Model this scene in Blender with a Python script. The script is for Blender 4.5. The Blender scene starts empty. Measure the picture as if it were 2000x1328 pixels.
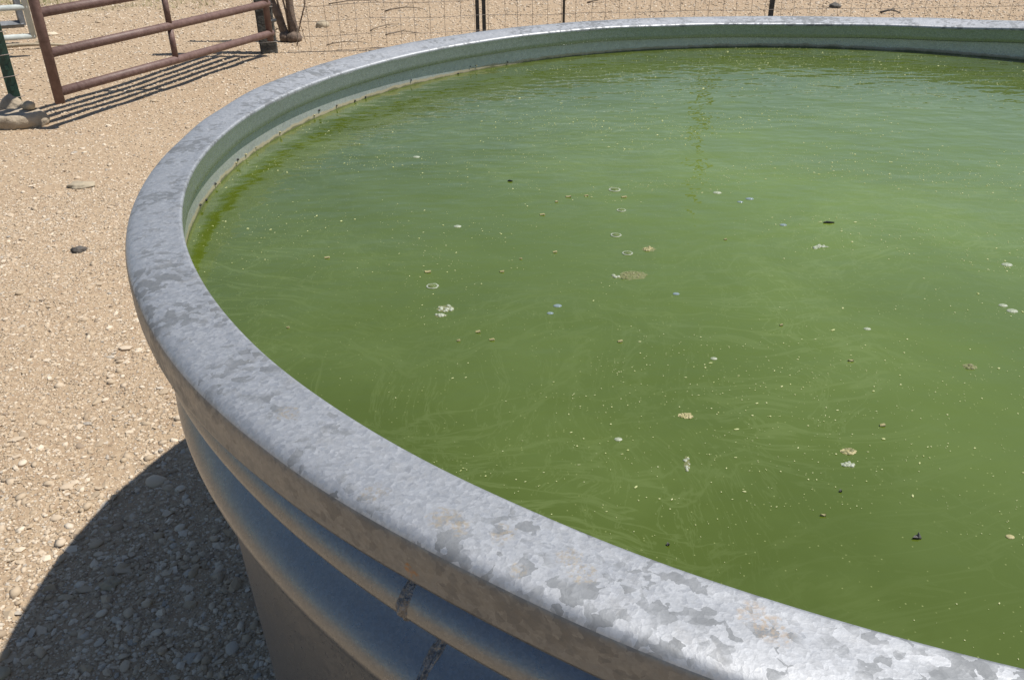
import bpy, bmesh, math, random
import numpy as np
from mathutils import Vector, Matrix, noise

random.seed(7)
RNG = np.random.default_rng(11)
scene = bpy.context.scene
COL = scene.collection
PI = math.pi

# ------------------------------------------------------------------ camera
HT = 0.82                       # rim height of the tank
CAMZ = HT + 0.3276
TC = Vector((0.546, 1.1618))    # tank centre
pitch, roll = 0.5064, -0.0119
F = Vector((0, math.cos(pitch), -math.sin(pitch)))
R0 = Vector((1, 0, 0)); U0 = R0.cross(F)
RT = math.cos(roll) * R0 + math.sin(roll) * U0
UP = -math.sin(roll) * R0 + math.cos(roll) * U0
cam_data = bpy.data.cameras.new('camera')
cam = bpy.data.objects.new('camera', cam_data)
COL.objects.link(cam)
m = Matrix((RT, UP, -F)).transposed().to_4x4()
m.translation = Vector((0, 0, CAMZ))
cam.matrix_world = m
cam_data.sensor_width = 36
cam_data.lens = 36 * 1690.87 / 2000
cam_data.clip_start = 0.02
cam_data.clip_end = 2000
scene.camera = cam

# ------------------------------------------------------------------ light
SUN_EL = math.radians(62.9)
SUN_AZ = math.radians(90 - 2)      # compass from +Y towards +X
world = bpy.data.worlds.new('World'); scene.world = world
world.use_nodes = True
nt = world.node_tree; nt.nodes.clear()
sky = nt.nodes.new('ShaderNodeTexSky'); sky.sky_type = 'NISHITA'
sky.sun_disc = False; sky.sun_elevation = SUN_EL; sky.sun_rotation = SUN_AZ
sky.air_density = 1.2; sky.dust_density = 0.6; sky.ozone_density = 2.0
bg = nt.nodes.new('ShaderNodeBackground'); bg.inputs[1].default_value = 0.072
wo = nt.nodes.new('ShaderNodeOutputWorld')
nt.links.new(sky.outputs[0], bg.inputs[0]); nt.links.new(bg.outputs[0], wo.inputs[0])
sd = bpy.data.lights.new('sun', 'SUN'); sd.energy = 5.0; sd.angle = math.radians(0.53); sd.color = (1.0, 0.95, 0.87)
sun = bpy.data.objects.new('sun', sd); COL.objects.link(sun)
sdir = Vector((math.sin(SUN_AZ) * math.cos(SUN_EL), math.cos(SUN_AZ) * math.cos(SUN_EL), math.sin(SUN_EL)))
sun.rotation_euler = sdir.to_track_quat('Z', 'Y').to_euler()
sun.location = sdir * 30
scene.view_settings.view_transform = 'Standard'
scene.view_settings.look = 'None'
scene.view_settings.gamma = 1
scene.view_settings.exposure = 0.22
scene.view_settings.use_curve_mapping = False

# ------------------------------------------------------------------ helpers
class NT:
    """small wrapper to write node materials"""
    def __init__(self, name):
        self.m = bpy.data.materials.new(name); self.m.use_nodes = True
        self.t = self.m.node_tree; self.t.nodes.clear()
        self.out = self.n('ShaderNodeOutputMaterial')
        self.b = self.n('ShaderNodeBsdfPrincipled')
        self.t.links.new(self.b.outputs[0], self.out.inputs[0])
        self.co = self.n('ShaderNodeTexCoord').outputs['Object']
    def n(self, typ, **kw):
        x = self.t.nodes.new(typ)
        for k, v in kw.items(): setattr(x, k, v)
        return x
    def l(self, a, b): self.t.links.new(a, b)
    def set(self, sock, v):
        if isinstance(v, (int, float)): sock.default_value = v
        elif isinstance(v, (tuple, list)):
            v = tuple(v)
            if len(v) == 3 and len(sock.default_value) == 4: v = v + (1,)
            sock.default_value = v
        else: self.l(v, sock)
    def math(self, op, a, b=0.0, c=0.0, clamp=False):
        x = self.n('ShaderNodeMath', operation=op); x.use_clamp = clamp
        for i, v in enumerate((a, b, c)): self.set(x.inputs[i], v)
        return x.outputs[0]
    def noise(self, scale, detail=3, rough=.55, vec=None, dist=0.0, out=0, dim='3D'):
        x = self.n('ShaderNodeTexNoise', noise_dimensions=dim)
        self.l(vec if vec is not None else self.co, x.inputs['Vector'])
        x.inputs['Scale'].default_value = scale; x.inputs['Detail'].default_value = detail
        x.inputs['Roughness'].default_value = rough; x.inputs['Distortion'].default_value = dist
        return x.outputs[out]
    def vor(self, scale, feature='F1', vec=None, out='Distance', rnd=1.0):
        x = self.n('ShaderNodeTexVoronoi', feature=feature)
        self.l(vec if vec is not None else self.co, x.inputs['Vector'])
        x.inputs['Scale'].default_value = scale; x.inputs['Randomness'].default_value = rnd
        return x.outputs[out]
    def ramp(self, fac, stops, interp='LINEAR'):
        x = self.n('ShaderNodeValToRGB'); x.color_ramp.interpolation = interp
        e = x.color_ramp.elements
        while len(e) < len(stops): e.new(0.5)
        for i, (p, c) in enumerate(stops):
            e[i].position = p
            if isinstance(c, (int, float)): c = (c, c, c)
            e[i].color = tuple(c) + (1,)
        self.l(fac, x.inputs[0]); return x.outputs[0]
    def mix(self, fac, a, b, mode='MIX'):
        x = self.n('ShaderNodeMix', data_type='RGBA', blend_type=mode)
        self.set(x.inputs[0], fac); self.set(x.inputs[6], a); self.set(x.inputs[7], b)
        return x.outputs[2]
    def map(self, loc=(0, 0, 0), rot=(0, 0, 0), scale=(1, 1, 1), vec=None):
        x = self.n('ShaderNodeMapping'); self.l(vec if vec is not None else self.co, x.inputs[0])
        x.inputs[1].default_value = loc; x.inputs[2].default_value = rot; x.inputs[3].default_value = scale
        return x.outputs[0]
    def warp(self, amount, scale, vec=None, detail=2):
        """vector + noise offset"""
        nz = self.noise(scale, detail, vec=vec, out=1)
        s = self.n('ShaderNodeVectorMath', operation='SUBTRACT'); self.l(nz, s.inputs[0]); s.inputs[1].default_value = (.5, .5, .5)
        k = self.n('ShaderNodeVectorMath', operation='SCALE'); self.l(s.outputs[0], k.inputs[0]); k.inputs['Scale'].default_value = amount
        a = self.n('ShaderNodeVectorMath', operation='ADD'); self.l(k.outputs[0], a.inputs[0]); self.l(vec if vec is not None else self.co, a.inputs[1])
        return a.outputs[0]
    def bump(self, h, strength=.5, dist=.01, prev=None):
        x = self.n('ShaderNodeBump'); x.inputs['Strength'].default_value = strength; x.inputs['Distance'].default_value = dist
        self.l(h, x.inputs['Height'])
        if prev is not None: self.l(prev, x.inputs['Normal'])
        return x.outputs[0]
    def sep(self):
        x = self.n('ShaderNodeSeparateXYZ'); self.l(self.co, x.inputs[0]); return x.outputs
    def spot(self, p, rad, jag=.5, scale=90):
        """0..1 mask of a ragged blotch round point p"""
        d = self.n('ShaderNodeVectorMath', operation='DISTANCE'); self.l(self.co, d.inputs[0]); d.inputs[1].default_value = p
        if not hasattr(self, 'spotnoise'): self.spotnoise = self.noise(scale, 3)
        nz = self.spotnoise
        v = self.math('ADD', self.math('DIVIDE', d.outputs['Value'], rad), self.math('MULTIPLY', self.math('SUBTRACT', nz, .5), jag * 4))
        return self.math('SUBTRACT', 1.0, self.math('MULTIPLY', self.math('SUBTRACT', v, .7), 3.0, clamp=True), clamp=True)
    def fin(self, color=None, rough=None, metal=None, normal=None, **kw):
        b = self.b
        if color is not None: self.set(b.inputs['Base Color'], color)
        if rough is not None: self.set(b.inputs['Roughness'], rough)
        if metal is not None: self.set(b.inputs['Metallic'], metal)
        if normal is not None: self.l(normal, b.inputs['Normal'])
        for k, v in kw.items(): self.set(b.inputs[k.replace('_', ' ')], v)
        return self.m

def link(name, mesh, mat=None, parent=None, loc=None, smooth=True):
    o = bpy.data.objects.new(name, mesh); COL.objects.link(o)
    if mat is not None and not mesh.materials: mesh.materials.append(mat)
    if smooth and len(mesh.polygons): mesh.polygons.foreach_set('use_smooth', [True] * len(mesh.polygons))
    if parent: o.parent = parent
    if loc is not None: o.location = loc
    return o
def mk(name, v, f): 
    me = bpy.data.meshes.new(name); me.from_pydata([tuple(p) for p in v], [], f); me.update(); return me
def thing(name, label, cat, loc=(0, 0, 0), rz=0, group=None):
    o = bpy.data.objects.new(name, None); COL.objects.link(o); o.empty_display_size = .1
    o.location = loc; o.rotation_euler = (0, 0, rz); return tag(o, label, cat, group)
def tag(o, label=None, cat=None, group=None, kind=None):
    if label: o['label'] = label
    if cat: o['category'] = cat
    if group: o['group'] = group
    if kind: o['kind'] = kind
    return o

def tube(pts, rad, seg=8, cap=True):
    """verts, faces of a tube through pts; rad a number or list"""
    pts = [Vector(p) for p in pts]; n = len(pts)
    rads = [rad] * n if isinstance(rad, (int, float)) else rad
    V, Fc = [], []
    prev = None
    for i, p in enumerate(pts):
        d = (pts[min(i + 1, n - 1)] - pts[max(i - 1, 0)]).normalized()
        if prev is None:
            a = Vector((0, 0, 1)) if abs(d.z) < .9 else Vector((1, 0, 0))
            x = d.cross(a).normalized()
        else:
            x = (prev - d * prev.dot(d)).normalized()
        prev = x; y = d.cross(x)
        for k in range(seg):
            t = 2 * PI * k / seg
            V.append(p + (x * math.cos(t) + y * math.sin(t)) * rads[i])
    for i in range(n - 1):
        for k in range(seg):
            a = i * seg + k; b = i * seg + (k + 1) % seg
            Fc.append((a, b, b + seg, a + seg))
    if cap:
        Fc.append(tuple(range(seg - 1, -1, -1))); Fc.append(tuple(range((n - 1) * seg, n * seg)))
    return V, Fc
class MB:
    def __init__(s): s.v = []; s.f = []
    def add(s, vf):
        k = len(s.v); s.v += list(vf[0]); s.f += [tuple(i + k for i in q) for q in vf[1]]; return s
    def build(s, name, mat, parent=None, loc=None, smooth=True): return link(name, mk(name, s.v, s.f), mat, parent, loc, smooth)
def box(x0, x1, y0, y1, z0, z1):
    v = [(x, y, z) for z in (z0, z1) for y in (y0, y1) for x in (x0, x1)]
    return v, [(0, 2, 3, 1), (4, 5, 7, 6), (0, 1, 5, 4), (2, 6, 7, 3), (0, 4, 6, 2), (1, 3, 7, 5)]
def rock_mesh(name, seed, sub=2, jag=.25, fr=1.6):
    bm = bmesh.new(); bmesh.ops.create_icosphere(bm, subdivisions=sub, radius=1)
    for v in bm.verts:
        q = v.co * fr + Vector((seed * 7.1, seed * 3.3, 0))
        v.co *= 1 + jag * noise.noise(q) + jag * .4 * noise.noise(q * 2.7)
    me = bpy.data.meshes.new(name); bm.to_mesh(me); bm.free(); return me

# ------------------------------------------------------------------ materials
def galvanized(name, light, dark, metal, rough, spots=(), radial=False, dark_amt=.5, fine=150, big=55, waterline=False):
    N = NT(name)
    w = N.warp(.004, 60); w = N.warp(.006, 240, vec=w)
    cell = N.n('ShaderNodeSeparateColor'); N.l(N.vor(fine, vec=w, out='Color'), cell.inputs[0])
    w2 = N.warp(.010, 60); w2 = N.warp(.006, 200, vec=w2)
    cb = N.n('ShaderNodeSeparateColor'); N.l(N.vor(big, vec=w2, out='Color'), cb.inputs[0])
    cl = N.noise(9, 2, .6)
    # dark spangle clusters: random coarse crystals, more of them where the slow noise is high
    cl = N.math('ADD', N.math('MULTIPLY', cl, .6), N.math('MULTIPLY', N.noise(34, 4, .6), .4))
    thr = N.math('ADD', N.math('MULTIPLY', cb.outputs[0], .75), N.math('MULTIPLY', N.math('SUBTRACT', cl, .5), 3.2))
    dk = N.ramp(thr, [(.50, 0), (.66, .7), (.92, 1)])
    c_fine = N.noise(420, 3, .6)
    dk = N.math('MULTIPLY', dk, dark_amt)
    mid = [a * .84 for a in light]
    c = N.mix(N.ramp(cell.outputs[0], [(.1, 0), (.95, 1)]), mid, light)
    c = N.mix(N.ramp(c_fine, [(.35, 0), (.75, .35)]), c, [a * .62 for a in light])
    c = N.mix(dk, c, dark)
    grime = N.ramp(N.noise(28, 5, .7), [(.56, 0), (.75, 1)])
    c = N.mix(N.math('MULTIPLY', grime, .22), c, (.30, .27, .22))
    rg = N.math('ADD', N.math('MULTIPLY', cell.outputs[1], .12), rough - .06)
    rg = N.math('ADD', rg, N.math('MULTIPLY', dk, .12))
    if radial:
        s = N.sep()
        ang = N.math('ARCTAN2', s[1], s[0])
        cx = N.n('ShaderNodeCombineXYZ'); N.l(N.math('MULTIPLY', ang, 60), cx.inputs[0])
        N.l(N.math('MULTIPLY', s[2], 4), cx.inputs[1])
        ln = N.noise(3.2, 3, .7, vec=cx.outputs[0])
        lines = N.ramp(ln, [(.60, 0), (.615, 1), (.63, 0)])
        c = N.mix(N.math('MULTIPLY', lines, N.math('MULTIPLY', N.ramp(N.noise(14, 2), [(.45, 0), (.6, 1)]), .35)), c, (.25, .26, .28))
    N.spotnoise2 = N.noise(330, 4, .7)
    for (p, r, col) in spots:
        sp = N.spot((p[0] - TC.x, p[1] - TC.y, p[2]), r)
        c = N.mix(N.math('MULTIPLY', sp, N.math('MULTIPLY', N.ramp(N.spotnoise2, [(.46, 0), (.60, 1)]), .6)), c, col)
    met = metal
    if waterline:
        s = N.sep()
        zz = N.math('ADD', s[2], N.math('MULTIPLY', N.math('SUBTRACT', N.noise(26, 5, .7), .5), .014))
        tan = N.math('MULTIPLY', N.math('SUBTRACT', HT - .0560, zz), 350, clamp=True)
        c = N.mix(N.math('MULTIPLY', tan, .75), c, (.36, .29, .15))
        low = N.math('MULTIPLY', N.math('SUBTRACT', HT - .0612, zz), 500, clamp=True)
        c = N.mix(N.math('MULTIPLY', low, .8), c, (.10, .11, .05))
        met = N.math('SUBTRACT', metal, N.math('MULTIPLY', tan, .5))
    h = N.math('ADD', N.vor(fine, vec=w), N.math('MULTIPLY', N.noise(260, 2), .6))
    nm = N.bump(h, .05, .002)
    nm = N.bump(N.noise(14, 2), .05, .02, nm)
    return N.fin(c, rg, met, nm)

TAN = (.42, .35, .25); RUST = (.35, .17, .06)
RIM_SPOTS = [((-.039, .381, HT), .010, TAN), ((-.030, .372, HT), .008, TAN), ((-.006, .367, HT), .009, TAN),
             ((.029, .349, HT), .009, TAN), ((.036, .337, HT), .008, TAN), ((.002, .339, HT), .006, TAN),
             ((-.082, .406, HT), .009, (.36, .31, .24)), ((.126, .298, HT), .010, (.42, .34, .26)), ((.118, .307, HT), .009, (.42, .34, .26)),
             ((-.153, .490, HT), .010, TAN), ((.535, 2.105, HT), .03, (.16, .17, .19)), ((.50, 2.15, HT), .025, (.16, .17, .19)),
             ((-.0586, .3695, HT - .027), .0055, (.30, .15, .03))]
M_rim = galvanized('galvanized_rim', (.475, .49, .515), (.185, .195, .205), .80, .60, RIM_SPOTS, radial=True, dark_amt=.78, fine=340, big=145)
M_flange = galvanized('galvanized_flange', (.46, .50, .51), (.38, .41, .42), .72, .28, (), dark_amt=.35, fine=270, big=140)
M_skirt = galvanized('dull_shaded_galvanized_skirt', (.215, .238, .268), (.13, .142, .158), .8, .42, RIM_SPOTS[-1:], dark_amt=.6, fine=300, big=150)  # darker copy of the rim metal, carrying the outer face's shade and dirt
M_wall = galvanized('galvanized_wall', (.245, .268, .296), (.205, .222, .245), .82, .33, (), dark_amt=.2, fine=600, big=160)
M_in = galvanized('galvanized_inside', (.56, .58, .57), (.46, .48, .47), .50, .22, (), dark_amt=.25, fine=240, big=110, waterline=True)

def weld_mat():
    N = NT('weld_metal'); c = N.mix(N.ramp(N.noise(190, 5, .7), [(.34, 0), (.62, 1)]), (.085, .088, .095), (.25, .262, .28))
    return N.fin(c, .5, .75, N.bump(N.noise(320, 3), .5, .003))
M_weld = weld_mat()

def water_mat():
    N = NT('green_pond_water')
    s = N.sep()
    # wall shade and sky sheen painted into the base colour: darker edge, lighter middle
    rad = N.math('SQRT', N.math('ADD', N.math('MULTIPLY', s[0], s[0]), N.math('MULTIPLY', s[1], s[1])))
    wall_shade = N.math('ADD', rad, N.math('MULTIPLY', N.math('SUBTRACT', N.noise(1.6, 3), .5), .5))
    base = N.mix(N.ramp(wall_shade, [(.22, 1), (.88, 0)]), (.062, .088, .0070), (.130, .186, .026))
    # algae filaments drawn out in swirls
    w = N.warp(.55, 1.7, detail=2)
    w = N.warp(.10, 7, vec=w)
    st = N.noise(1, 5, .62, vec=N.map(scale=(6, 26, 1), rot=(0, 0, .35), vec=w))
    st2 = N.noise(1, 5, .65, vec=N.map(scale=(44, 9, 1), rot=(0, 0, .9), vec=w))
    f1 = N.ramp(st, [(.50, 0), (.53, 1), (.56, 0)])
    f2 = N.ramp(st2, [(.515, 0), (.530, 1), (.545, 0)])
    zone = N.ramp(N.noise(2.3, 2), [(.36, 0), (.60, 1)])
    fs = N.math('MULTIPLY', N.math('MAXIMUM', f1, f2), N.math('MULTIPLY', zone, .19))
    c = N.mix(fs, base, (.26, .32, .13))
    cloud = N.ramp(N.noise(5, 5, .65), [(.45, 0), (.75, 1)])
    c = N.mix(N.math('MULTIPLY', cloud, .45), c, (.118, .162, .036))
    murk = N.ramp(N.noise(2.6, 4, .6, vec=w), [(.40, 1), (.60, 0)])
    c = N.mix(N.math('MULTIPLY', murk, .28), c, (.050, .076, .0075))
    # dust of suspended algae grains
    g = N.vor(330, vec=N.map(scale=(1, 1, .01)))
    gc = N.n('ShaderNodeSeparateColor'); N.l(N.vor(330, vec=N.map(scale=(1, 1, .01)), out='Color'), gc.inputs[0])
    gm = N.math('MULTIPLY', N.ramp(g, [(.10, 1), (.22, 0)]), N.ramp(gc.outputs[0], [(.86, 0), (.90, 1)]))
    c = N.mix(N.math('MULTIPLY', gm, .5), c, (.33, .36, .14))
    # ripples
    r1 = N.noise(1, 2, .5, vec=N.map(scale=(9, 15, 1), rot=(0, 0, .1)))
    r2 = N.noise(1, 2, .5, vec=N.map(scale=(30, 46, 1), rot=(0, 0, -.2)))
    far = N.math('MULTIPLY', N.math('SUBTRACT', s[1], -.41), 1.25, clamp=True)
    hgt = N.math('ADD', N.math('MULTIPLY', r1, 1.0), N.math('MULTIPLY', r2, .28))
    hgt = N.math('MULTIPLY', hgt, N.math('ADD', .35, N.math('MULTIPLY', far, .65)))
    nm = N.bump(hgt, 1.0, .0042)
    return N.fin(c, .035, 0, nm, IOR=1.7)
M_water = water_mat()

def ground_mat():
    N = NT('tan_dirt')
    s = N.sep()
    big = N.noise(.9, 4, .6)
    fine = N.noise(38, 6, .7)
    c = N.mix(N.ramp(big, [(.3, 0), (.7, 1)]), (.365, .272, .180), (.43, .328, .222))
    c = N.mix(N.ramp(fine, [(.42, 0), (.68, 1)]), c, (.29, .205, .135))
    w = N.warp(.01, 40)
    v1 = N.n('ShaderNodeSeparateColor'); N.l(N.vor(70, vec=w, out='Color'), v1.inputs[0])
    d1 = N.vor(70, vec=w)
    pe = N.math('MULTIPLY', N.ramp(d1, [(.30, 1), (.48, 0)]), N.ramp(v1.outputs[0], [(.45, 0), (.6, 1)]))
    pc = N.ramp(v1.outputs[1], [(0, (.32, .25, .18)), (.35, (.46, .35, .23)), (.7, (.55, .44, .32)), (1, (.66, .57, .45))])
    c = N.mix(N.math('MULTIPLY', pe, .8), c, pc)
    v2 = N.n('ShaderNodeSeparateColor'); N.l(N.vor(170, vec=w, out='Color'), v2.inputs[0])
    d2 = N.vor(170, vec=w)
    p2 = N.math('MULTIPLY', N.ramp(d2, [(.3, 1), (.5, 0)]), N.ramp(v2.outputs[0], [(.55, 0), (.65, 1)]))
    c = N.mix(N.math('MULTIPLY', p2, .6), c, N.ramp(v2.outputs[1], [(0, (.26, .19, .13)), (.5, (.48, .37, .25)), (1, (.62, .54, .43))]))
    # thin green-brown growth far off on the left
    gz = N.math('MULTIPLY', N.math('SUBTRACT', N.math('SUBTRACT', s[1], N.math('MULTIPLY', s[0], .25)), 8.9), .9, clamp=True)
    gz = N.math('MULTIPLY', gz, N.ramp(N.noise(2.2, 4), [(.35, .15), (.65, 1)]))
    left = N.math('MULTIPLY', N.math('SUBTRACT', -2.6, s[0]), .9, clamp=True)
    c = N.mix(N.math('MULTIPLY', N.math('MULTIPLY', gz, left), .7), c, (.20, .20, .09))
    h = N.math('ADD', N.math('MULTIPLY', pe, .5), N.math('ADD', N.math('MULTIPLY', p2, .25), N.math('MULTIPLY', fine, .5)))
    nm = N.bump(h, .8, .008)
    return N.fin(c, .95, 0, nm, Specular_IOR_Level=.2)
M_ground = ground_mat()

def stone_mat(name, gain=1.0):
    N = NT(name)
    g = N.n('ShaderNodeNewGeometry').outputs['Random Per Island']
    oi = N.n('ShaderNodeObjectInfo').outputs['Random']
    r = N.math('FRACT', N.math('ADD', g, oi))
    stops = [(0, (.26, .20, .15)), (.12, (.40, .315, .22)), (.45, (.47, .375, .268)), (.72, (.58, .48, .365)), (.9, (.70, .61, .49)), (1, (.34, .32, .29))]
    c = N.ramp(r, [(p, tuple(a * gain for a in q)) for p, q in stops])
    c = N.mix(N.math('MULTIPLY', N.noise(90, 4), .45), c, (.33, .25, .17))
    return N.fin(c, .85, 0, N.bump(N.noise(200, 3), .35, .002), Specular_IOR_Level=.3)
M_stone = stone_mat('gravel_stone')
def plain(name, a, b, sc=40, rough=.8, metal=0, bump=.3, bd=.003, detail=4, **kw):
    N = NT(name); c = N.mix(N.ramp(N.noise(sc, detail, .65), [(.35, 0), (.68, 1)]), a, b)
    return N.fin(c, rough, metal, N.bump(N.noise(sc * 2.5, 3), bump, bd), **kw)
M_pipe = plain('maroon_gate_paint', (.105, .058, .050), (.175, .110, .095), 32, .55, 0, .3, .004, 7)
M_cream = plain('pale_grey_gate_paint', (.36, .40, .40), (.50, .54, .53), 14, .55)
M_steel = plain('weathered_grey_tube', (.10, .11, .12), (.21, .22, .24), 18, .5, .3)
M_green = plain('dark_green_post_paint', (.012, .045, .032), (.03, .075, .055), 30, .45)
M_black = plain('dark_post_steel', (.02, .022, .024), (.06, .062, .065), 30, .5, .2)
M_wire = plain('fence_wire_galvanized', (.20, .17, .15), (.34, .30, .27), 60, .6, .3)
M_tie = plain('weathered_tie_wood', (.05, .05, .045), (.105, .10, .09), 22, .9, 0, .8, .01)
M_bark = plain('dead_stem_bark', (.10, .07, .05), (.22, .165, .13), 35, .9, 0, .6, .006)
M_twig = plain('dry_twig', (.13, .10, .075), (.24, .19, .14), 50, .9)
M_straw = plain('straw_stalk', (.45, .33, .16), (.58, .45, .24), 50, .8)
M_conc = plain('dirty_concrete', (.30, .245, .18), (.43, .36, .27), 18, .95, 0, .7, .012)
M_rock = plain('tan_rock', (.30, .25, .18), (.46, .39, .28), 14, .9, 0, .6, .01)
M_drock = plain('dark_rock', (.06, .055, .05), (.14, .125, .11), 30, .85, 0, .5, .006)
M_pale = plain('pale_pebble_stone', (.50, .40, .28), (.64, .55, .43), 30, .8, 0, .3, .003)
M_foam = plain('white_foam', (.34, .39, .26), (.64, .67, .56), 500, .35, 0, .4, .001, Alpha=.6)
M_scum = plain('tan_scum', (.20, .22, .08), (.40, .37, .20), 260, .5, 0, .6, .002, Alpha=.42)
M_tbit = plain('tan_plant_bit', (.26, .24, .10), (.42, .37, .20), 200, .7)
M_leaf = plain('black_leaf_bit', (.012, .012, .011), (.03, .03, .026), 300, .5)
def bub():
    N = NT('water_bubble_film'); return N.fin((.20, .26, .10), .03, 0, None, Alpha=.45, IOR=1.4)
M_bub = bub()
def bub2():
    N = NT('pale_bubble_film'); return N.fin((.26, .33, .36), .1, 0, None, IOR=1.4, Alpha=.65)
M_bub2 = bub2()
M_speck = plain('algae_grain', (.28, .32, .11), (.50, .52, .28), 90, .6)
M_grass = plain('dry_grass', (.16, .18, .06), (.30, .27, .12), 6, .8)

# ------------------------------------------------------------------ ground
def gz(x, y):
    q = Vector((x, y, 0))
    d = math.hypot(x, y - 3)
    k = max(0., min(1., (14 - d) / 6))
    return k * (.012 * noise.noise(q * 1.1) + .006 * noise.noise(q * 3.7 + Vector((5, 2, 0))) + .003 * noise.noise(q * 11))
def axis(lo, hi, step, far):
    a = list(np.arange(lo, hi + 1e-6, step)); s = step; x = lo; pre = []
    while x > -far: s *= 1.5; x -= s; pre.append(x)
    s = step; x = hi; post = []
    while x < far: s *= 1.5; x += s; post.append(x)
    return pre[::-1] + a + post
xs = axis(-6, 6, .05, 900); ys = axis(-1, 10.5, .05, 900)
gv = [(x, y, gz(x, y)) for y in ys for x in xs]
nx = len(xs)
gf = [(j * nx + i, j * nx + i + 1, (j + 1) * nx + i + 1, (j + 1) * nx + i) for j in range(len(ys) - 1) for i in range(nx - 1)]
ground = link('ground', mk('ground', gv, gf), M_ground); tag(ground, kind='structure')
ground['label'] = 'dry tan dirt and gravel ground of the stock yard'

# joined fine gravel
def ico():
    bm = bmesh.new(); bmesh.ops.create_icosphere(bm, subdivisions=1, radius=1)
    v = np.array([q.co[:] for q in bm.verts]); f = np.array([[w.index for w in q.verts] for q in bm.faces]); bm.free(); return v, f
IV, IF = ico()
def wedge_points(n, dmin, dmax, falloff):
    out = []
    tot = 0
    while tot < n:
        m_ = n * 3
        u = RNG.random(m_)
        # density ~ d^-falloff in area
        e = 2 - falloff
        if abs(e) < 1e-6: d = dmin * (dmax / dmin) ** u
        else: d = (dmin ** e + u * (dmax ** e - dmin ** e)) ** (1 / e)
        a = np.radians(RNG.uniform(-52, 44, m_))
        x = d * np.sin(a); y = d * np.cos(a)
        k = np.hypot(x - TC.x, y - TC.y) > .945
        # behind the tank and far right nothing of the ground shows: keep it sparse there
        k &= (a < math.radians(-4)) | (d > 4.2) | (RNG.random(m_) < .12)
        out.append(np.stack([x[k], y[k], d[k]], 1)); tot += int(k.sum())
    return np.concatenate(out)[:n]
def gravel(name, n, dmin, dmax, falloff, med, sig, rmin_k, rmax):
    P = wedge_points(n, dmin, dmax, falloff)
    r = np.clip(med * np.exp(RNG.normal(0, sig, n)), rmin_k * P[:, 2], rmax)
    ax = np.stack([r * RNG.uniform(.8, 1.5, n), r * RNG.uniform(.7, 1.1, n), r * RNG.uniform(.35, .75, n)], 1)
    V = IV[None] * (1 + RNG.normal(0, .20, (n, len(IV), 1)))
    V = V * ax[:, None]
    t1 = RNG.normal(0, .25, n); c, s = np.cos(t1), np.sin(t1)
    x, z = V[..., 0] * c[:, None] - V[..., 2] * s[:, None], V[..., 0] * s[:, None] + V[..., 2] * c[:, None]
    t2 = RNG.random(n) * 6.283; c, s = np.cos(t2)[:, None], np.sin(t2)[:, None]
    X = x * c - V[..., 1] * s; Y = x * s + V[..., 1] * c
    zz = np.array([gz(a, b) for a, b in P[:, :2]])
    W = np.stack([X + P[:, :1], Y + P[:, 1:2], z + (zz + ax[:, 2] * RNG.uniform(-.45, .35, n))[:, None]], -1).reshape(-1, 3)
    Fq = (IF[None] + (np.arange(n) * len(IV))[:, None, None]).reshape(-1, 3)
    me = bpy.data.meshes.new(name)
    me.vertices.add(len(W)); me.vertices.foreach_set('co', W.astype(np.float32).ravel())
    me.loops.add(len(Fq) * 3); me.loops.foreach_set('vertex_index', Fq.astype(np.int32).ravel())
    me.polygons.add(len(Fq)); me.polygons.foreach_set('loop_start', np.arange(0, len(Fq) * 3, 3, dtype=np.int32))
    me.polygons.foreach_set('use_smooth', np.repeat(RNG.random(n) < .5, 20))
    me.update(calc_edges=True)
    o = link(name, me, M_stone, smooth=False)
    return o
gr = gravel('gravel', 105000, .75, 11, 1.75, .0031, .55, .0012, .013)
gr2 = gravel('grit', 70000, .75, 3.8, 1.1, .0021, .4, .0010, .006)
tag(gr2, 'fine tan grit and chips between the gravel near the tank', 'grit', kind='stuff')
tag(gr, 'small tan and grey gravel strewn over the yard', 'gravel', kind='stuff')

# the larger stones, each its own piece of the ground
stone_meshes = []
for k in range(8):
    me = rock_mesh('stone', k + 3, 2, .22, 1.3); me.materials.append(M_stone); me.polygons.foreach_set('use_smooth', [True] * len(me.polygons)); stone_meshes.append(me)
def stone(x, y, r, fl=.6, k=None, rz=None, name='stone', parent=ground, sink=.25, el=1.3):
    me = stone_meshes[random.randrange(8) if k is None else k]
    o = bpy.data.objects.new(name, me); COL.objects.link(o)
    o.scale = (r * el, r, r * fl); o.rotation_euler = (random.uniform(-.2, .2), random.uniform(-.2, .2), random.uniform(0, 6.28) if rz is None else rz)
    o.location = (x, y, gz(x, y) + r * fl * sink); o.parent = parent
    return o
P = wedge_points(200, .8, 6.0, 1.6)
for x, y, d in P: stone(float(x), float(y), float(np.clip(.0041 * math.exp(random.gauss(0, .28)) * (d ** .55), .0045, .022)), random.uniform(.4, .6))
# stones that can be made out near the camera
for x, y, r in [(-.76, 1.468, .021), (-.70, 1.44, .011), (-.808, 1.277, .013), (-.472, 1.016, .014), (-.581, 1.13, .010), (-.637, .98, .011), (-.723, 1.096, .010),
                (-.522, 1.148, .008), (-.922, 1.356, .011), (-1.126, 1.644, .012), (-1.11, 1.696, .012), (-.981, 1.602, .010), (-1.077, 1.537, .012),
                (-1.503, 2.394, .014), (-1.879, 3.083, .016), (-1.97, 4.849, .022), (-3.40, 7.569, .03), (-.837, 1.14, .009), (-.66, 1.32, .011), (-.62, 1.27, .009),
                (-.56, 1.33, .010), (-.75, 1.20, .012), (-.70, 1.03, .009), (-.61, 1.05, .010)]:
    stone(x, y, r * .82, random.uniform(.5, .7), sink=.3)

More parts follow.
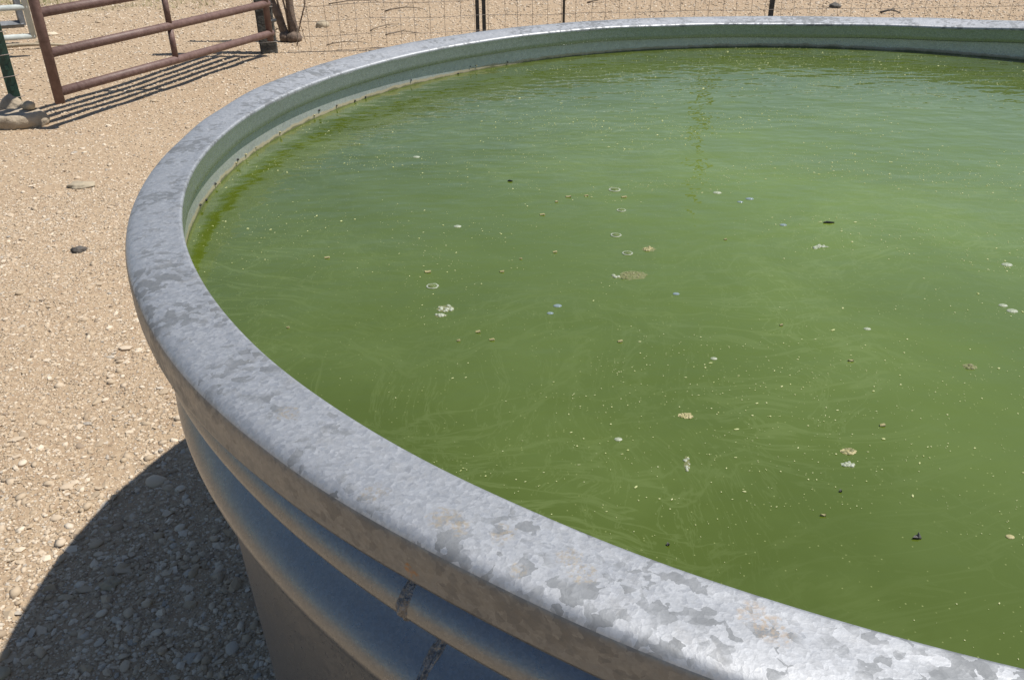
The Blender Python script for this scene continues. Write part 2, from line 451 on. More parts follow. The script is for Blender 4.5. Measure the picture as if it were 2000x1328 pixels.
# things lying about
def loose(name, label, cat, x, y, sx, sy, sz, mat, seed, rz=0, sub=3, jag=.25, sink=.3, group=None):
    me = rock_mesh(name, seed, sub, jag); o = link(name, me, mat)
    for v in me.vertices: v.co = Vector((v.co.x * sx, v.co.y * sy, v.co.z * sz))
    o.location = (x, y, gz(x, y) + sz * sink); o.rotation_euler = (0, 0, rz)
    return tag(o, label, cat, group)
loose('flat_rock', 'flat tan rock casting a small shadow on the gravel left of the tank', 'rock', -1.745, 3.40, .055, .032, .016, M_rock, 2, .1, jag=.3)
loose('dark_rock', 'small dark chunk of rock on sunlit gravel left of the tank', 'rock', -1.464, 2.721, .024, .016, .014, M_drock, 4, .2, jag=.35)
loose('pebble', 'smooth pale cream pebble beside the tip of the tank shadow', 'pebble', -.787, 1.70, .0105, .008, .0075, M_pale, 5, .2, 2, .12, .6)
loose('fist_stone', 'rounded grey stone in the bottom left corner of the shade', 'stone', -.835, .966, .017, .014, .012, M_rock, 6, .4, jag=.15)
loose('jagged_rock', 'jagged rock in the tank shadow near the lower left', 'rock', -.735, 1.165, .016, .013, .012, M_rock, 9, .5, jag=.5)
loose('tan_rock', 'fist sized tan rock behind the wire fence near the cut stems', 'rock', -1.472, 7.22, .052, .04, .042, M_rock, 7, .1, jag=.15)
loose('brown_rock', 'brown lump of rock behind the far fence at upper right', 'rock', 2.814, 7.90, .05, .04, .032, M_drock, 8, .3, jag=.35)
loose('far_stone', 'pale flat stone on the dirt behind the maroon gate', 'stone', -3.538, 7.026, .05, .03, .016, M_pale, 12, .2)

# ------------------------------------------------------------------ tank
tank = thing('stock_tank', 'large round galvanized steel stock tank full of green water', 'water tank', (TC.x, TC.y, 0))
def interp(tab, a):
    a = a % 360
    for (a0, v0), (a1, v1) in zip(tab, tab[1:]):
        if a0 <= a <= a1:
            t = (a - a0) / (a1 - a0); t = t * t * (3 - 2 * t); return v0 + (v1 - v0) * t
    return 0.
ZO = [(0, 0), (25, .010), (50, .014), (62, .008), (75, .0012), (92, .001), (109, .004), (124, .0072), (140, .010), (152, .0108), (164, .0098), (173, .005), (181, .0), (190, -.001), (205, 0), (216, -.004), (226, -.001), (234, .0015), (245, 0), (360, 0)]
ZI = [(0, 0), (25, .004), (50, .003), (66, -.0075), (84, -.0115), (98, -.0095), (112, -.0055), (126, -.004), (146, -.003), (160, -.0015), (175, .0005), (192, .002), (206, .002), (220, 0), (360, 0)]
def rim_z(a, r):
    zi, zo = interp(ZI, a), interp(ZO, a); t = max(0, min(1, (r - .94) / .06))
    return zi + (zo - zi) * t
# rim cross-section, (radius, height over the rim plane)
prof = [(.9462, -.0305), (.9450, -.0312), (.9440, -.0298), (.9432, -.0220), (.9422, -.0110), (.9414, -.0048), (.9410, -.0026), (.9411, -.0008), (.9422, .0006), (.9440, .0010),
        (.950, .0004), (.958, .0006), (.968, .0010), (.980, .0008), (.9880, .0000), (.9920, -.0010), (.9950, -.0028), (.9972, -.0056), (.9984, -.0092), (.9988, -.0140), (.9988, -.0200),
        (.9984, -.0300), (.9990, -.0328), (.9986, -.0352), (.9968, -.0360), (.9952, -.0352), (.9946, -.033), (.994, -.020), (.990, -.010), (.975, -.006), (.950, -.007), (.9462, -.012), (.9458, -.029)]
def lathe(name, prof, n, mat, parent, warp=None, closed=False, wob=0.0):
    V, Fc = [], []
    for i in range(n):
        a = 360 * i / n; ca, sa = math.cos(math.radians(a)), math.sin(math.radians(a))
        w = wob * noise.noise(Vector((ca * 3, sa * 3, 1)))
        for (r, z) in prof:
            V.append(((r + w) * ca, (r + w) * sa, HT + z + (warp(a, r) if warp else 0)))
    k = len(prof)
    for i in range(n):
        j = (i + 1) % n
        for q in range(k if closed else k - 1):
            q2 = (q + 1) % k
            Fc.append((i * k + q, j * k + q, j * k + q2, i * k + q2))
    return link(name, mk(name, V, Fc), mat, parent)
# materials read object coordinates; shift them by building parts round the world origin of the tank
def dents(a, r):
    return rim_z(a, r) + .0006 * noise.noise(Vector((math.cos(math.radians(a)) * 9, math.sin(math.radians(a)) * 9, r * 6)))
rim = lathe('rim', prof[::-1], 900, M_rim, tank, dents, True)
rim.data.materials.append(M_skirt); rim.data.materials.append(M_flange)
for p_ in rim.data.polygons:      # outer face under the rolled edge: dirty metal, its shade toned into the colour
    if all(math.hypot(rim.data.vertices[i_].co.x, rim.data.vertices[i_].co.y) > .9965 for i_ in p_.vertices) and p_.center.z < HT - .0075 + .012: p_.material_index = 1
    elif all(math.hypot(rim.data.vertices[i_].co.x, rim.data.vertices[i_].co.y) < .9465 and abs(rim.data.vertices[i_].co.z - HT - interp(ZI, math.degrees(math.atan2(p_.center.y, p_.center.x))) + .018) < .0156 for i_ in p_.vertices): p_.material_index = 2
# corrugated outer wall
def wall_r(z):
    # two pressed ribs with a deep rounded groove between them
    for (za, ra, zb, rb) in ((-.030, .9535, -.036, .9535), (-.036, .9535, -.084, .9870), (-.084, .9870, -.119, .9440), (-.119, .9440, -.174, .9825), (-.174, .9825, -.232, .9565)):
        if za >= z > zb:
            u = (za - z) / (za - zb); return ra + (rb - ra) * .5 * (1 - math.cos(PI * u))
    return .9565 - max(0, -z - .232) * .040
zz = [-.030 - .0015 * i for i in range(130)] + [-.24, -.26, -.3, -.36, -.42, -.5, -.58, -.66, -.74, -.80, -HT + .002]
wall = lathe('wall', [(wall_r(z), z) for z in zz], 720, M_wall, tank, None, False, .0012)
inner = lathe('inner_wall', [(.9520, -.0700), (.9520, -.0646), (.9520, -.05), (.9518, -.03), (.951, -.008)][::-1], 480, M_in, tank)
V = [(0, 0, HT - .78)] + [(.930 * math.cos(2 * PI * i / 120), .930 * math.sin(2 * PI * i / 120), HT - .78) for i in range(120)]
MB().add((V, [(0, 1 + i, 1 + (i + 1) % 120) for i in range(120)])).build('bottom', M_in, tank)
# seam welded down the outside
def weld():
    # broad lumpy bead of weld metal and drips over the lap joint
    nu, nv = 22, 240; V, Fc = [], []
    for jv in range(nv):
        z = -.0365 - .62 * (jv / (nv - 1)) ** 1.6
        ac = 231.35 + .35 * noise.noise(Vector((3, z * 30, 0)))
        wd = (.24 + .26 * noise.noise(Vector((7, z * 45, 1)))) * (1 if z > -.23 else .45)
        for iu in range(nu):
            u = iu / (nu - 1) * 2 - 1
            a = math.radians(ac + wd * u)
            q = Vector((u * 2.2, z * 95, 0))
            lump = .0017 * (1 - u * u) + .0022 * (1 - abs(u) ** 3) * noise.noise(q) + .0012 * noise.noise(q * 2.6)
            if abs(u) > .97: lump = -.0006
            r = wall_r(z) + lump * (1 if z > -.23 else .5)
            V.append((r * math.cos(a), r * math.sin(a), HT + z))
    for jv in range(nv - 1):
        for iu in range(nu - 1):
            k = jv * nu + iu; Fc.append((k, k + nu, k + nu + 1, k + 1))
    return MB().add((V, Fc)).build('weld_seam', M_weld, tank)
weld()
# tiny dark snails and crumbs stuck along the waterline
for i in range(20):
    a = math.radians(random.uniform(112, 205)); r = .9510
    me = stone_meshes[i % 8]
    o = bpy.data.objects.new('waterline_crumb', me.copy()); COL.objects.link(o); o.data.materials.clear(); o.data.materials.append(M_leaf if i % 3 else M_tbit)
    s = random.uniform(.0008, .0019); o.scale = (s, s * 1.3, s); o.parent = tank
    o.location = (r * math.cos(a), r * math.sin(a), HT - random.uniform(.053, .064))

# ------------------------------------------------------------------ water
WZ = HT - .064
n = 240
V = [(0, 0, 0)] + [(0.9518 * math.cos(2 * PI * i / n), 0.9518 * math.sin(2 * PI * i / n), 0) for i in range(n)]
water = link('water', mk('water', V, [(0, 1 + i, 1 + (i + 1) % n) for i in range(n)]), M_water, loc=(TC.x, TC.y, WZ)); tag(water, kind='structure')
water['label'] = 'still murky green water filling the round tank'

def inwater(x, y, mrg=.01): return math.hypot(x - TC.x, y - TC.y) < .95 - mrg
# grains of algae
def specks():
    V, Fc = [], []
    c = 0
    while c < 13000:
        a = random.uniform(0, 2 * PI); r = .945 * math.sqrt(random.random()); x, y = TC.x + r * math.cos(a), TC.y + r * math.sin(a)
        wx, wy = x + .25 * noise.noise(Vector((x * 2, y * 2, 3))), y + .25 * noise.noise(Vector((x * 2, y * 2, 6)))
        d = noise.noise(Vector((wx * 2.4, wy * 7, 4))) + .6 * noise.noise(Vector((wx * 9 + wy * 6, wy * 22, 1)))
        if random.random() > .26 + 1.3 * d: continue
        s = .00031 * math.exp(random.gauss(0, .5)) * (.65 + .5 * min(y, 1.15)); e = random.choice([1, 1, 1, 1.3, 1.3, 2.4]); t = random.uniform(0, PI)
        t = t * .5 + .6 * noise.noise(Vector((x * 2, y * 2, 8)))
        k = len(V); z = WZ + .0004
        ct, st_ = math.cos(t), math.sin(t)
        for q in range(5):
            u, w = s * e * math.cos(q * 1.2566), s * math.sin(q * 1.2566)
            V.append((x + u * ct - w * st_, y + u * st_ + w * ct, z))
        V.append((x, y, z + s * .7))
        Fc += [(k + q, k + (q + 1) % 5, k + 5) for q in range(5)]
        c += 1
    o = link('algae_specks', mk('algae_specks', V, Fc), M_speck)
    tag(o, 'countless pale algae grains floating on the green water', 'algae', kind='stuff')
specks()

def dome(r, h, seg=20, rings=6):
    V, Fc = [], []
    for j in range(rings):
        t = PI / 2 * j / rings
        for i in range(seg): V.append((r * math.cos(t) * math.cos(2 * PI * i / seg), r * math.cos(t) * math.sin(2 * PI * i / seg), h * math.sin(t)))
    for j in range(rings - 1):
        for i in range(seg):
            a = j * seg + i; b = j * seg + (i + 1) % seg; Fc.append((a, b, b + seg, a + seg))
    V.append((0, 0, h)); k = len(V) - 1
    for i in range(seg): Fc.append(((rings - 1) * seg + i, (rings - 1) * seg + (i + 1) % seg, k))
    return V, Fc
def ring(r, t, seg=28):
    pts = [((r * (1 + .05 * math.sin(3 * a + r * 900))) * math.cos(a), r * math.sin(a), 0) for a in [2 * PI * i / seg for i in range(seg)]]
    V, Fc = [], []
    for i, p in enumerate(pts):
        a = 2 * PI * i / seg
        for k in range(6):
            q = 2 * PI * k / 6; w = t * (1 + .45 * noise.noise(Vector((a * 2, r * 800, 0))))
            V.append((p[0] + math.cos(a) * w * math.cos(q), p[1] + math.sin(a) * w * math.cos(q), .5 * w * math.sin(q)))
    for i in range(seg):
        for k in range(6):
            Fc.append((i * 6 + k, ((i + 1) % seg) * 6 + k, ((i + 1) % seg) * 6 + (k + 1) % 6, i * 6 + (k + 1) % 6))
    return V, Fc
def ring_bubble(x, y, r, label):
    t = thing('bubble', label, 'bubble', (x, y, WZ), random.uniform(0, 6), 'bubbles on the water')
    MB().add(ring(r, r * .22)).build('foam_ring', M_foam, t, (0, 0, .0003))
    MB().add(dome(r * .93, r * .5)).build('film', M_bub, t, (0, 0, .0001))
    b = MB()
    for i in range(3):
        a = random.uniform(0, 6.28); q = random.uniform(0, .45) * r
        V_, F_ = dome(r * random.uniform(.12, .25), r * .2, 8, 3)
        b.add(([(v[0] + q * math.cos(a), v[1] + q * math.sin(a), v[2]) for v in V_], F_))
    b.build('core', M_scum, t, (0, 0, .0004))
for x, y, r, lab in [(.141, 1.12, .0068, 'white ringed bubble farthest up in the line of bubbles'), (.141, 1.042, .0050, 'small white ringed bubble second from top of the line'),
                     (.125, .959, .0056, 'white ringed bubble with dark centre in mid line'), (.132, .905, .0052, 'white ringed bubble just above the big scum flake'),
                     (-.083, .824, .0056, 'white ringed bubble with tan centre left, above a foam clump')]:
    ring_bubble(x, y, r, lab)
def small_bubble(x, y, r, label, mat, e=1.3):
    b = MB(); V_, F_ = dome(r, r * .35, 14, 4)
    b.add(([(v[0] * e, v[1], v[2]) for v in V_], F_))
    o = b.build('bubble', mat, None, (x, y, WZ + .0002)); tag(o, label, 'bubble', 'bubbles on the water')
for x, y, r, lab, mat in [(-.141, 1.278, .0042, 'lone pale bubble near the upper left of the water', M_foam), (-.065, .993, .0038, 'lone small white bubble left of the bubble line', M_foam),
        (.54, .861, .0045, 'white bubble near the right edge, upper one', M_foam), (.18, .667, .0024, 'tiny white bubble below the scum flake, to its right', M_foam),
        (.336, .719, .0026, 'tiny white bubble alone in the right half', M_foam), (.081, .546, .0024, 'tiny pale bubble left of the tan foam cake', M_foam),
        (.046, .775, .0034, 'bluish bubble, larger of two side by side mid water', M_bub2), (.038, .759, .0026, 'bluish bubble, smaller of two side by side mid water', M_bub2),
        (.313, 1.078, .0042, 'bluish bubble upper centre, right one of a pair', M_bub2), (.298, 1.067, .0030, 'bluish bubble upper centre, left one of a pair', M_bub2),
        (.331, .985, .0034, 'single bluish bubble above the curled foam shred', M_bub2), (.325, .432, .0022, 'yellowish bubble near the right edge, lowest one', M_tbit),
        (.276, 1.103, .0044, 'pale bubble just above the bluish pair', M_foam), (.169, .799, .0028, 'small bluish bubble right of the big scum flake', M_bub2),
        (.49, .752, .0042, 'white bubble near right edge, lower one of a close pair', M_foam), (.487, .764, .0034, 'white bubble near right edge, upper one of a close pair', M_foam)]:
    small_bubble(x, y, r, lab, mat)
def clump(name, x, y, sx, sy, n, mats, label, cat, rot=0, bend=0, rr=(.0009, .0024)):
    t = thing(name, label, cat, (x, y, WZ), rot)
    # thin ragged raft
    seg = 40; V = [(0, 0, .0006)]
    for i in range(seg):
        a = 2 * PI * i / seg; k = 1 + .38 * noise.noise(Vector((math.cos(a) * 2.2, math.sin(a) * 2.2, x * 91)))
        u, w = sx * k * math.cos(a), sy * k * math.sin(a); V.append((u, w + bend * u * u, .0002))
    MB().add((V, [(0, 1 + i, 1 + (i + 1) % seg) for i in range(seg)])).build('raft', mats[0], t)
    b = MB()
    for i in range(n):
        a = random.uniform(0, 6.28); q = math.sqrt(random.random()) * .95
        u, w = sx * q * math.cos(a), sy * q * math.sin(a); r = random.uniform(*rr)
        V_, F_ = dome(r, r * .7, 9, 3)
        b.add(([(v[0] + u, v[1] + w + bend * u * u, v[2] + .0003) for v in V_], F_))
    b.build('froth', mats[1], t)
clump('foam_clump', -.066, .772, .0085, .0075, 26, (M_scum, M_foam), 'frothy pale foam clump in the left half, with a smaller lobe', 'foam')
clump('foam_clump', -.070, .757, .0055, .0035, 9, (M_scum, M_foam), 'small foam lobe just below the frothy clump at left', 'foam')
clump('scum_flake', .130, .845, .0155, .011, 16, (M_scum, M_scum), 'largest translucent scum flake in the middle of the water', 'scum', .1)
clump('scum_flake', .112, .843, .0050, .0030, 5, (M_scum, M_foam), 'small pale scum bit touching the largest flake', 'scum')
clump('scum_flake', .158, .916, .0075, .0065, 9, (M_scum, M_tbit), 'curled tan scum flake right of the bubble line', 'scum')
clump('foam_shred', .353, .918, .0095, .0035, 12, (M_foam, M_foam), 'curled cream foam shred in the right half', 'foam', .3, -60)
clump('foam_cake', .139, .577, .0056, .0042, 30, (M_tbit, M_tbit), 'round tan foam cake low in the middle', 'foam', rr=(.0005, .0013))
clump('foam_streak', .128, .514, .0022, .0085, 20, (M_scum, M_foam), 'upright whitish foam streak above the near rim', 'foam', -.15, 0, (.0005, .0014))
clump('foam_cake', .252, .527, .0058, .0042, 26, (M_tbit, M_scum), 'brown frothy cake directly above a white foam blob', 'foam', rr=(.0005, .0015))
clump('foam_blob', .246, .511, .0045, .0030, 14, (M_foam, M_foam), 'white foam blob directly below the brown cake', 'foam', rr=(.0006, .0018))
clump('foam_clump', .40, .648, .0055, .0045, 10, (M_scum, M_scum), 'faint scum ring near the right edge, below the bubble pair', 'scum')
def leaf_bit(x, y, pts, label, mat, name='leaf_scrap', h=.0014):
    n_ = len(pts); V = [(p[0], p[1], 0) for p in pts] + [(p[0], p[1], h + .0008 * math.sin(i * 2.1)) for i, p in enumerate(pts)]
    Fc = [tuple(range(n_ - 1, -1, -1)), tuple(range(n_, 2 * n_))] + [(i, (i + 1) % n_, n_ + (i + 1) % n_, n_ + i) for i in range(n_)]
    o = MB().add((V, Fc)).build(name, mat, None, (x, y, WZ + .0002), smooth=False); return tag(o, label, 'debris')
leaf_bit(.264, .432, [(-.0036, -.0010), (-.0012, .0006), (.0002, .0004), (.0014, .0030), (.0022, .0034), (.0024, -.0012), (.0004, -.0016)], 'black torn leaf scrap near the lower right water', M_leaf)
leaf_bit(.100, .428, [(-.001, 0), (-.0005, .0009), (.0006, .0010), (.0011, .0001), (.0006, -.0008), (-.0006, -.0008)], 'black seed floating close to the near rim', M_leaf, 'seed', .0012)
leaf_bit(.230, .480, [(-.001, 0), (-.0005, .0008), (.0006, .0008), (.0011, .0001), (.0006, -.0007), (-.0006, -.0007)], 'black seed below the white foam blob', M_leaf, 'seed', .0012)
leaf_bit(.388, .99, [(-.007, 0), (-.002, .0016), (.005, .0012), (.0065, -.0006), (.001, -.0014)], 'dark sliver of leaf in the upper right half', M_leaf)
leaf_bit(.0, 1.16, [(-.0035, 0), (-.001, .0016), (.003, .0012), (.0035, -.0006), (.001, -.0014)], 'dark leaf crumb in the upper middle of the water', M_leaf)
tb = [(.04, 1.029), (.077, 1.094), (.101, 1.097), (.251, .941), (.011, .892), (-.01, .858), (-.032, .722), (-.05, .705), (-.019, .706), (-.208, .902), (.257, .728), (.06, 1.075), (.05, .91), (-.09, .86), (-.215, .735),
      (.10, .70), (.30, .66), (.21, .455), (.29, .56), (.15, 1.09)]
for x, y in tb:
    s = random.uniform(.0012, .0030) * (y ** .6); 
    pts = [(s * 1.4 * math.cos(a) * random.uniform(.7, 1.2), s * .8 * math.sin(a) * random.uniform(.7, 1.2)) for a in [i * PI / 4 for i in range(8)]]
    o = leaf_bit(x, y, pts, 'small tan plant crumb floating on the green water', M_tbit, 'plant_crumb', .001); o['group'] = 'tan crumbs on the water'

# ------------------------------------------------------------------ maroon gate
A = Vector((-2.219, 4.324, 0)); B = Vector((-1.585, 6.083, 0))
gate = thing('pipe_gate', 'maroon painted tube gate hung on a dark wooden post', 'gate', A)
def gp(t, z): return (B - A) * t + Vector((0, 0, z))
def rail_z(i, t): return (.170 * (1 - t) + .147 * t) + i * (.184 * (1 - t) + .187 * t)
tilt = Vector((-.008, 0, 0))
for i in range(5):
    MB().add(tube([gp(0, rail_z(i, 0)), gp(.5, rail_z(i, .5) - .002), gp(.985, rail_z(i, .985)), gp(1.0, rail_z(i, 1)), gp(1.006, rail_z(i, 1))], [.0225, .0225, .0225, .0225, .012], 14)).build('rail', M_pipe, gate)
MB().add(tube([gp(0, .118), gp(0, .6), gp(0, .97)], .0245, 14)).build('stile', M_pipe, gate)
MB().add(tube([gp(.985, .10), gp(.985, .96)], .0215, 14)).build('stile', M_pipe, gate)
for i in range(4):
    MB().add(tube([gp(.475, rail_z(i, .475) + .012), gp(.475, rail_z(i + 1, .475) - .012)], .017, 12)).build('brace', M_pipe, gate)
for z in (.22, .80): MB().add(tube([gp(.985, z), gp(1.03, z)], .012, 8)).build('hinge', M_black, gate)

# dark wooden gate post
wp_ = thing('gate_post', 'dark weathered square wooden gate post with wire wraps', 'post', (-1.648, 6.19, 0), .25)
def post_mesh(w, d, h):
    V, Fc = [], []; n_ = 14
    for j in range(n_):
        z = -.05 + (h + .05) * j / (n_ - 1)
        for k, (x, y) in enumerate([(-1, -.85), (-.85, -1), (.85, -1), (1, -.85), (1, .85), (.85, 1), (-.85, 1), (-1, .85)]):
            w_ = 1 + .03 * noise.noise(Vector((x * 3, y * 3, z * 6)))
            V.append((x * w / 2 * w_, y * d / 2 * w_, z))
    for j in range(n_ - 1):
        for k in range(8): Fc.append((j * 8 + k, j * 8 + (k + 1) % 8, (j + 1) * 8 + (k + 1) % 8, (j + 1) * 8 + k))
    Fc.append(tuple(range((n_ - 1) * 8, n_ * 8)))
    return V, Fc
MB().add(post_mesh(.115, .09, 1.45)).build('timber', M_tie, wp_, smooth=False)
for z in (.075, .30, .52, .76, 1.0):
    w, d = .061, .049
    MB().add(tube([(-w, -d, z), (w, -d, z + .004), (w, d, z + .008), (-w, d, z + .004), (-w, -d, z)], .0022, 5)).build('wire_wrap', M_wire, wp_)

# ------------------------------------------------------------------ wire fence behind the tank
fl = [Vector(p) for p in ((-1.50, 6.17), (-1.031, 6.20), (-.188, 6.312), (.386, 6.352), (1.849, 6.415), (3.632, 6.42), (6.2, 6.5))]
fence = thing('wire_fence', 'rusty square mesh wire fence running behind the tank', 'fence', (fl[0].x, fl[0].y, 0))
def along(s):
    for a, b in zip(fl, fl[1:]):
        L = (b - a).length
        if s <= L: return a + (b - a) * (s / L)
        s -= L
    return fl[-1]
FL = sum((b - a).length for a, b in zip(fl, fl[1:]))
def fz(s, z): # waviness of the mesh
    p = along(s) - fl[0]
    return Vector((p.x, p.y + .018 * noise.noise(Vector((s * 2.1, z * 3, 3))), z + .013 * noise.noise(Vector((s * 2.6, z * 2, 9)))))
zs = [.012 + .098 * i for i in range(13)]
for z in zs:
    n_ = 110
    MB().add(tube([fz(FL * i / n_, z) for i in range(n_ + 1)], .0014, 4)).build('line_wire', M_wire, fence)
s = .05
while s < FL:
    s2 = s + random.uniform(-.012, .012)
    MB().add(tube([fz(s2, z) + Vector((.006 * noise.noise(Vector((s * 5, z * 9, 1))), 0, 0)) for z in zs], .0013, 4)).build('stay_wire', M_wire, fence)
    s += .102
def tpost(w=.034, h=1.45):
    V, Fc = [], []
    sec = [(-w / 2, 0), (w / 2, 0), (w / 2, .005), (.003, .005), (.003, .034), (-.003, .034), (-.003, .005), (-w / 2, .005)]
    for z in (-.05, h):
        V += [(x, y, z) for x, y in sec]
    for k in range(8): Fc.append((k, (k + 1) % 8, 8 + (k + 1) % 8, 8 + k))
    Fc.append((8, 9, 10, 15)); Fc.append((11, 12, 13, 14)); Fc.append((10, 11, 14, 15))
    b = MB().add((V, Fc))
    z = .06
    while z < h - .05:
        b.add(box(-.006, .006, -.006, .001, z, z + .02)); z += .054
    return b
for (x, y, w, h) in ((-.213, 6.325, .026, 1.45), (-.168, 6.33, .026, 1.3), (1.849, 6.43, .036, 1.5), (3.9, 6.45, .036, 1.5)):
    tpost(w, h).build('post', M_black, fence, (x - fl[0].x, y - fl[0].y, 0), smooth=False)
MB().add(tube([(0, 0, -.03), (.002, 0, .6), (0, 0, 1.3)], .009, 10)).build('rod', M_black, fence, (.386 - fl[0].x, 6.36 - fl[0].y, 0))

# ------------------------------------------------------------------ green steel post, concrete footing
gp_ = thing('green_post', 'dark green steel post with wire strands at far left', 'post', (-2.655, 4.715, 0), .35)
b = MB()
sec = [(-.028, 0), (.028, 0), (.028, .006), (.004, .006), (.004, .045), (-.004, .045), (-.004, .006), (-.028, .006)]
V = [(x, y, z) for z in (-.05, 1.5) for x, y in sec]
b.add((V, [(k, (k + 1) % 8, 8 + (k + 1) % 8, 8 + k) for k in range(8)] + [(8, 9, 10, 15), (10, 11, 14, 15), (11, 12, 13, 14)]))
for i in range(26): b.add(box(-.007, .007, -.007, .001, .04 + i * .054, .06 + i * .054))
b.build('shaft', M_green, gp_, smooth=False)
for z in (.055, .165, .275, .39, .51, .64, .78, .93, 1.1):
    MB().add(tube([(-1.6, -.10, z + .02), (-.5, -.012, z + .006), (-.032, -.010, z), (.034, -.009, z + .006), (.05, .004, z + .009)], .0022, 5)).build('strand', M_wire, gp_)
cb = loose('concrete_footing', 'broken round concrete footing lying at the green post', 'concrete block', -2.475, 4.365, .140, .105, .058, M_conc, 21, .25, 4, .10, .45)
for v in cb.data.vertices:
    v.co.z = max(-.05, min(.040 + .006 * noise.noise(v.co * 30), v.co.z * 1.25))
loose('footing_lump', 'upright concrete lump against the base of the green post', 'concrete block', -2.565, 4.50, .060, .045, .085, M_conc, 25, .4, 3, .25, .35)
k = loose('cobble', 'smooth grey cobble resting on the round concrete footing', 'stone', -2.43, 4.41, .034, .027, .024, M_rock, 22, .2, 3, .1, 0)
k.location.z = .086

# ------------------------------------------------------------------ two far panels at the left edge
def panel(name, label, corner, other, mat, rad, zs_, square=False):
    c = Vector((corner[0], corner[1], 0)); d = (Vector((other[0], other[1], 0)) - c).normalized()
    t = thing(name, label, 'gate', c)
    L = 1.7
    for z in zs_: MB().add(tube([d * -.01 + Vector((0, 0, z)), d * L + Vector((0, 0, z))], rad, 4 if square else 12)).build('rail', mat, t, smooth=not square)
    for s_ in (0, L * .5, L):
        MB().add(tube([d * s_ + Vector((0, 0, zs_[0] - .01)), d * s_ + Vector((0, 0, zs_[-1] + .02))], rad * 1.05, 4 if square else 12)).build('upright', mat, t, smooth=not square)
panel('cattle_panel', 'pale grey round tube panel in the upper left corner', (-3.222, 6.153), (-3.387, 6.087), M_cream, .0185, [.134, .32, .51, .72, .95, 1.2])
panel('tube_gate', 'dark grey square tube gate behind the pale panel', (-3.56, 6.69), (-3.692, 6.630), M_steel, .026, [.133, .44, .75, 1.08], True)

# ------------------------------------------------------------------ cut brush by the post, twigs
br = thing('cut_brush', 'clump of dead cut woody stems right of the gate post', 'shrub', (-1.57, 6.66, 0))
def stem(pts, r0, r1, mat=M_bark, parent=br, name='stem'):
    n_ = len(pts); return MB().add(tube(pts, [r0 + (r1 - r0) * i / (n_ - 1) for i in range(n_)], 8)).build(name, mat, parent)
stem([(.0, -.02, -.02), (.005, -.02, .08), (-.008, -.01, .2), (-.01, .0, .5), (-.02, .02, 1.0)], .036, .020)
stem([(-.06, .0, -.02), (-.075, .0, .06), (-.10, .0, .16), (-.165, .02, .34), (-.21, .03, .7), (-.22, .03, 1.1)], .034, .020)
stem([(-.03, -.02, 0), (-.035, -.03, .2), (-.08, -.02, .5), (-.10, -.02, .9)], .008, .005)
stem([(-.05, .02, .0), (-.10, .03, .25), (-.14, .03, .6), (-.16, .03, 1.0)], .009, .006)
stem([(.03, -.02, .05), (.06, -.03, .13), (.105, -.04, .24), (.115, -.04, .36), (.10, -.03, .55), (.05, -.02, .7)], .006, .003)
def burl(x, y, s_): 
    me = rock_mesh('burl', int(x * 100) + 40, 2, .3); 
    for v in me.vertices: v.co *= s_
    link('burl', me, M_bark, br, (x, y, .02))
burl(-.065, -.01, .05); burl(.0, -.03, .055)
def twig(x, y, L, ang, r, label, mat=M_twig, arch=.02, name='twig', group=None):
    pts = []
    for i in range(7):
        t = i / 6; s_ = (t - .5) * L
        pts.append((s_ * math.cos(ang) + .07 * L * noise.noise(Vector((x * 5, t * 3, 1))), s_ * math.sin(ang) + .07 * L * noise.noise(Vector((y * 5, t * 3, 7))), r + arch * math.sin(PI * t)))
    b_ = MB().add(tube(pts, [r * (1 - .5 * i / 6) for i in range(7)], 6))
    p3 = Vector(pts[3]); b_.add(tube([p3, p3 + Vector((L * .16 * math.cos(ang + .7), L * .16 * math.sin(ang + .7), r * 2))], [r * .6, r * .3], 5))
    o = b_.build(name, mat, None, (x, y, gz(x, y))); return tag(o, label, 'twig', group)
twig(-.93, 1.375, .035, 1.0, .0007, 'yellow straw stalk on lit ground beside the tank shadow edge', M_straw, .003, 'straw')
twig(-1.49, 6.50, .16, 1.4, .004, 'arched dark twig standing just right of the cut stems', arch=.13)
twig(-1.72, 6.95, .34, -.9, .004, 'thin dark twig behind the gate left of the wooden post', arch=.04)
twig(-1.86, 7.1, .25, -.6, .0035, 'forked twig on the dirt behind the gate', arch=.05)
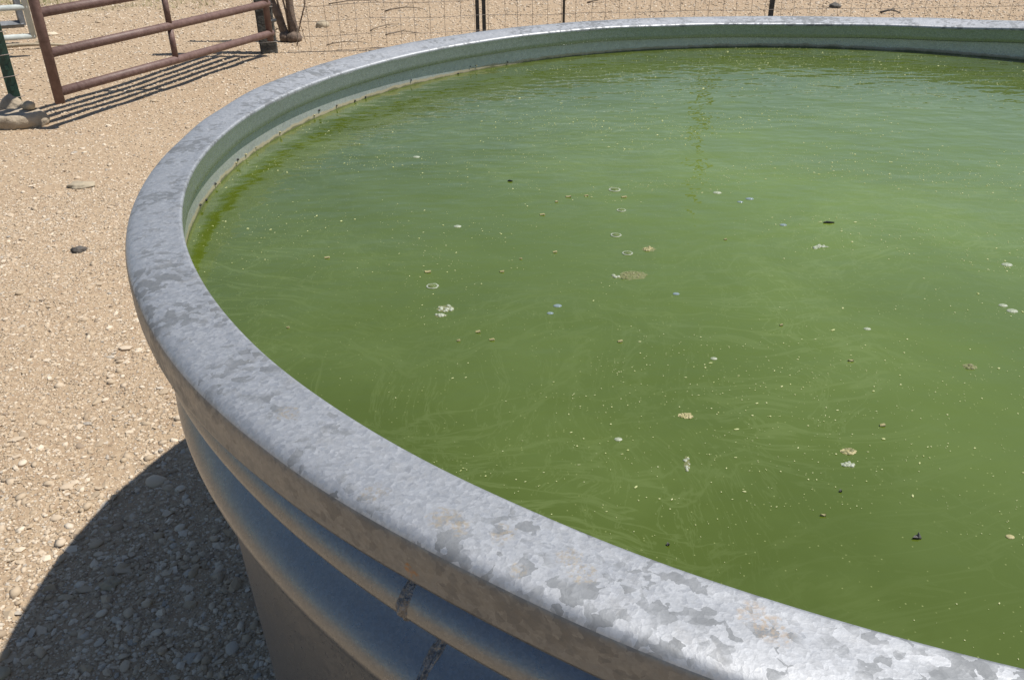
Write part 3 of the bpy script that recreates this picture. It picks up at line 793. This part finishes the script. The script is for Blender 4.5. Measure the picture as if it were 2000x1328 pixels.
twig(-.90, 8.0, .34, .35, .007, 'grey stick lying beyond the fence left of the double post')
twig(-1.42, 8.5, .45, .2, .006, 'long grey stick at the top edge beyond the fence')
twig(-.95, 7.15, .36, .9, .005, 'bent dark twig on dirt behind the fence middle')
twig(-.80, 6.83, .26, .3, .005, 'short dark twig behind the fence, close to the rim')
twig(.88, 8.4, .34, .3, .007, 'grey stick beyond the fence between the thin rod and right post')
twig(3.17, 7.58, .16, -.15, .010, 'short black stick beyond the fence at far right', M_drock)
twig(-1.15, 6.45, .30, .2, .004, 'thin twig lying along the foot of the fence near the post', arch=.02)
twig(-3.36, 6.38, .55, .12, .016, 'pale fallen branch on the dirt below the grey panel', M_rock, .015, 'branch')
twig(-.84, 1.135, .03, 1.6, .0008, 'thin curved grass stem in the tank shadow', M_twig, .006, 'grass_stem')

# sparse dry grass far off on the left
def grass():
    V, Fc = [], []
    for _ in range(2600):
        x = random.uniform(-8.5, -2.6); y = random.uniform(8.2, 13)
        if random.random() > (y - .25 * x - 8.6) * .4 + .25 * noise.noise(Vector((x, y, 2))): continue
        for k_ in range(4):
            a = random.uniform(0, 6.28); h = random.uniform(.02, .07); w = .003; bx, by = x + random.uniform(-.03, .03), y + random.uniform(-.03, .03)
            k0 = len(V); dx, dy = math.cos(a), math.sin(a)
            V += [(bx - dy * w, by + dx * w, 0), (bx + dy * w, by - dx * w, 0), (bx + dx * h * .5, by + dy * h * .5, h)]
            Fc.append((k0, k0 + 1, k0 + 2))
    tag(link('dry_grass', mk('dry_grass', V, Fc), M_grass), 'sparse dry green grass beyond the upper left corner', 'grass', kind='stuff')
grass()

# slim pole beyond the fence; its wavy reflection shows in the water
pole = thing('utility_pole', 'slim dark pole seen only as a wavy reflection in the water', 'pole', (4.33, 19.6, 0))
MB().add(tube([(0, 0, -.2), (0, 0, 4), (0, 0, 7.3)], [.085, .075, .065], 12)).build('shaft', M_tie, pole)
MB().add(tube([(0, 0, 7.3), (0, 0, 7.42)], [.05, .02], 12)).build('cap', M_black, pole)
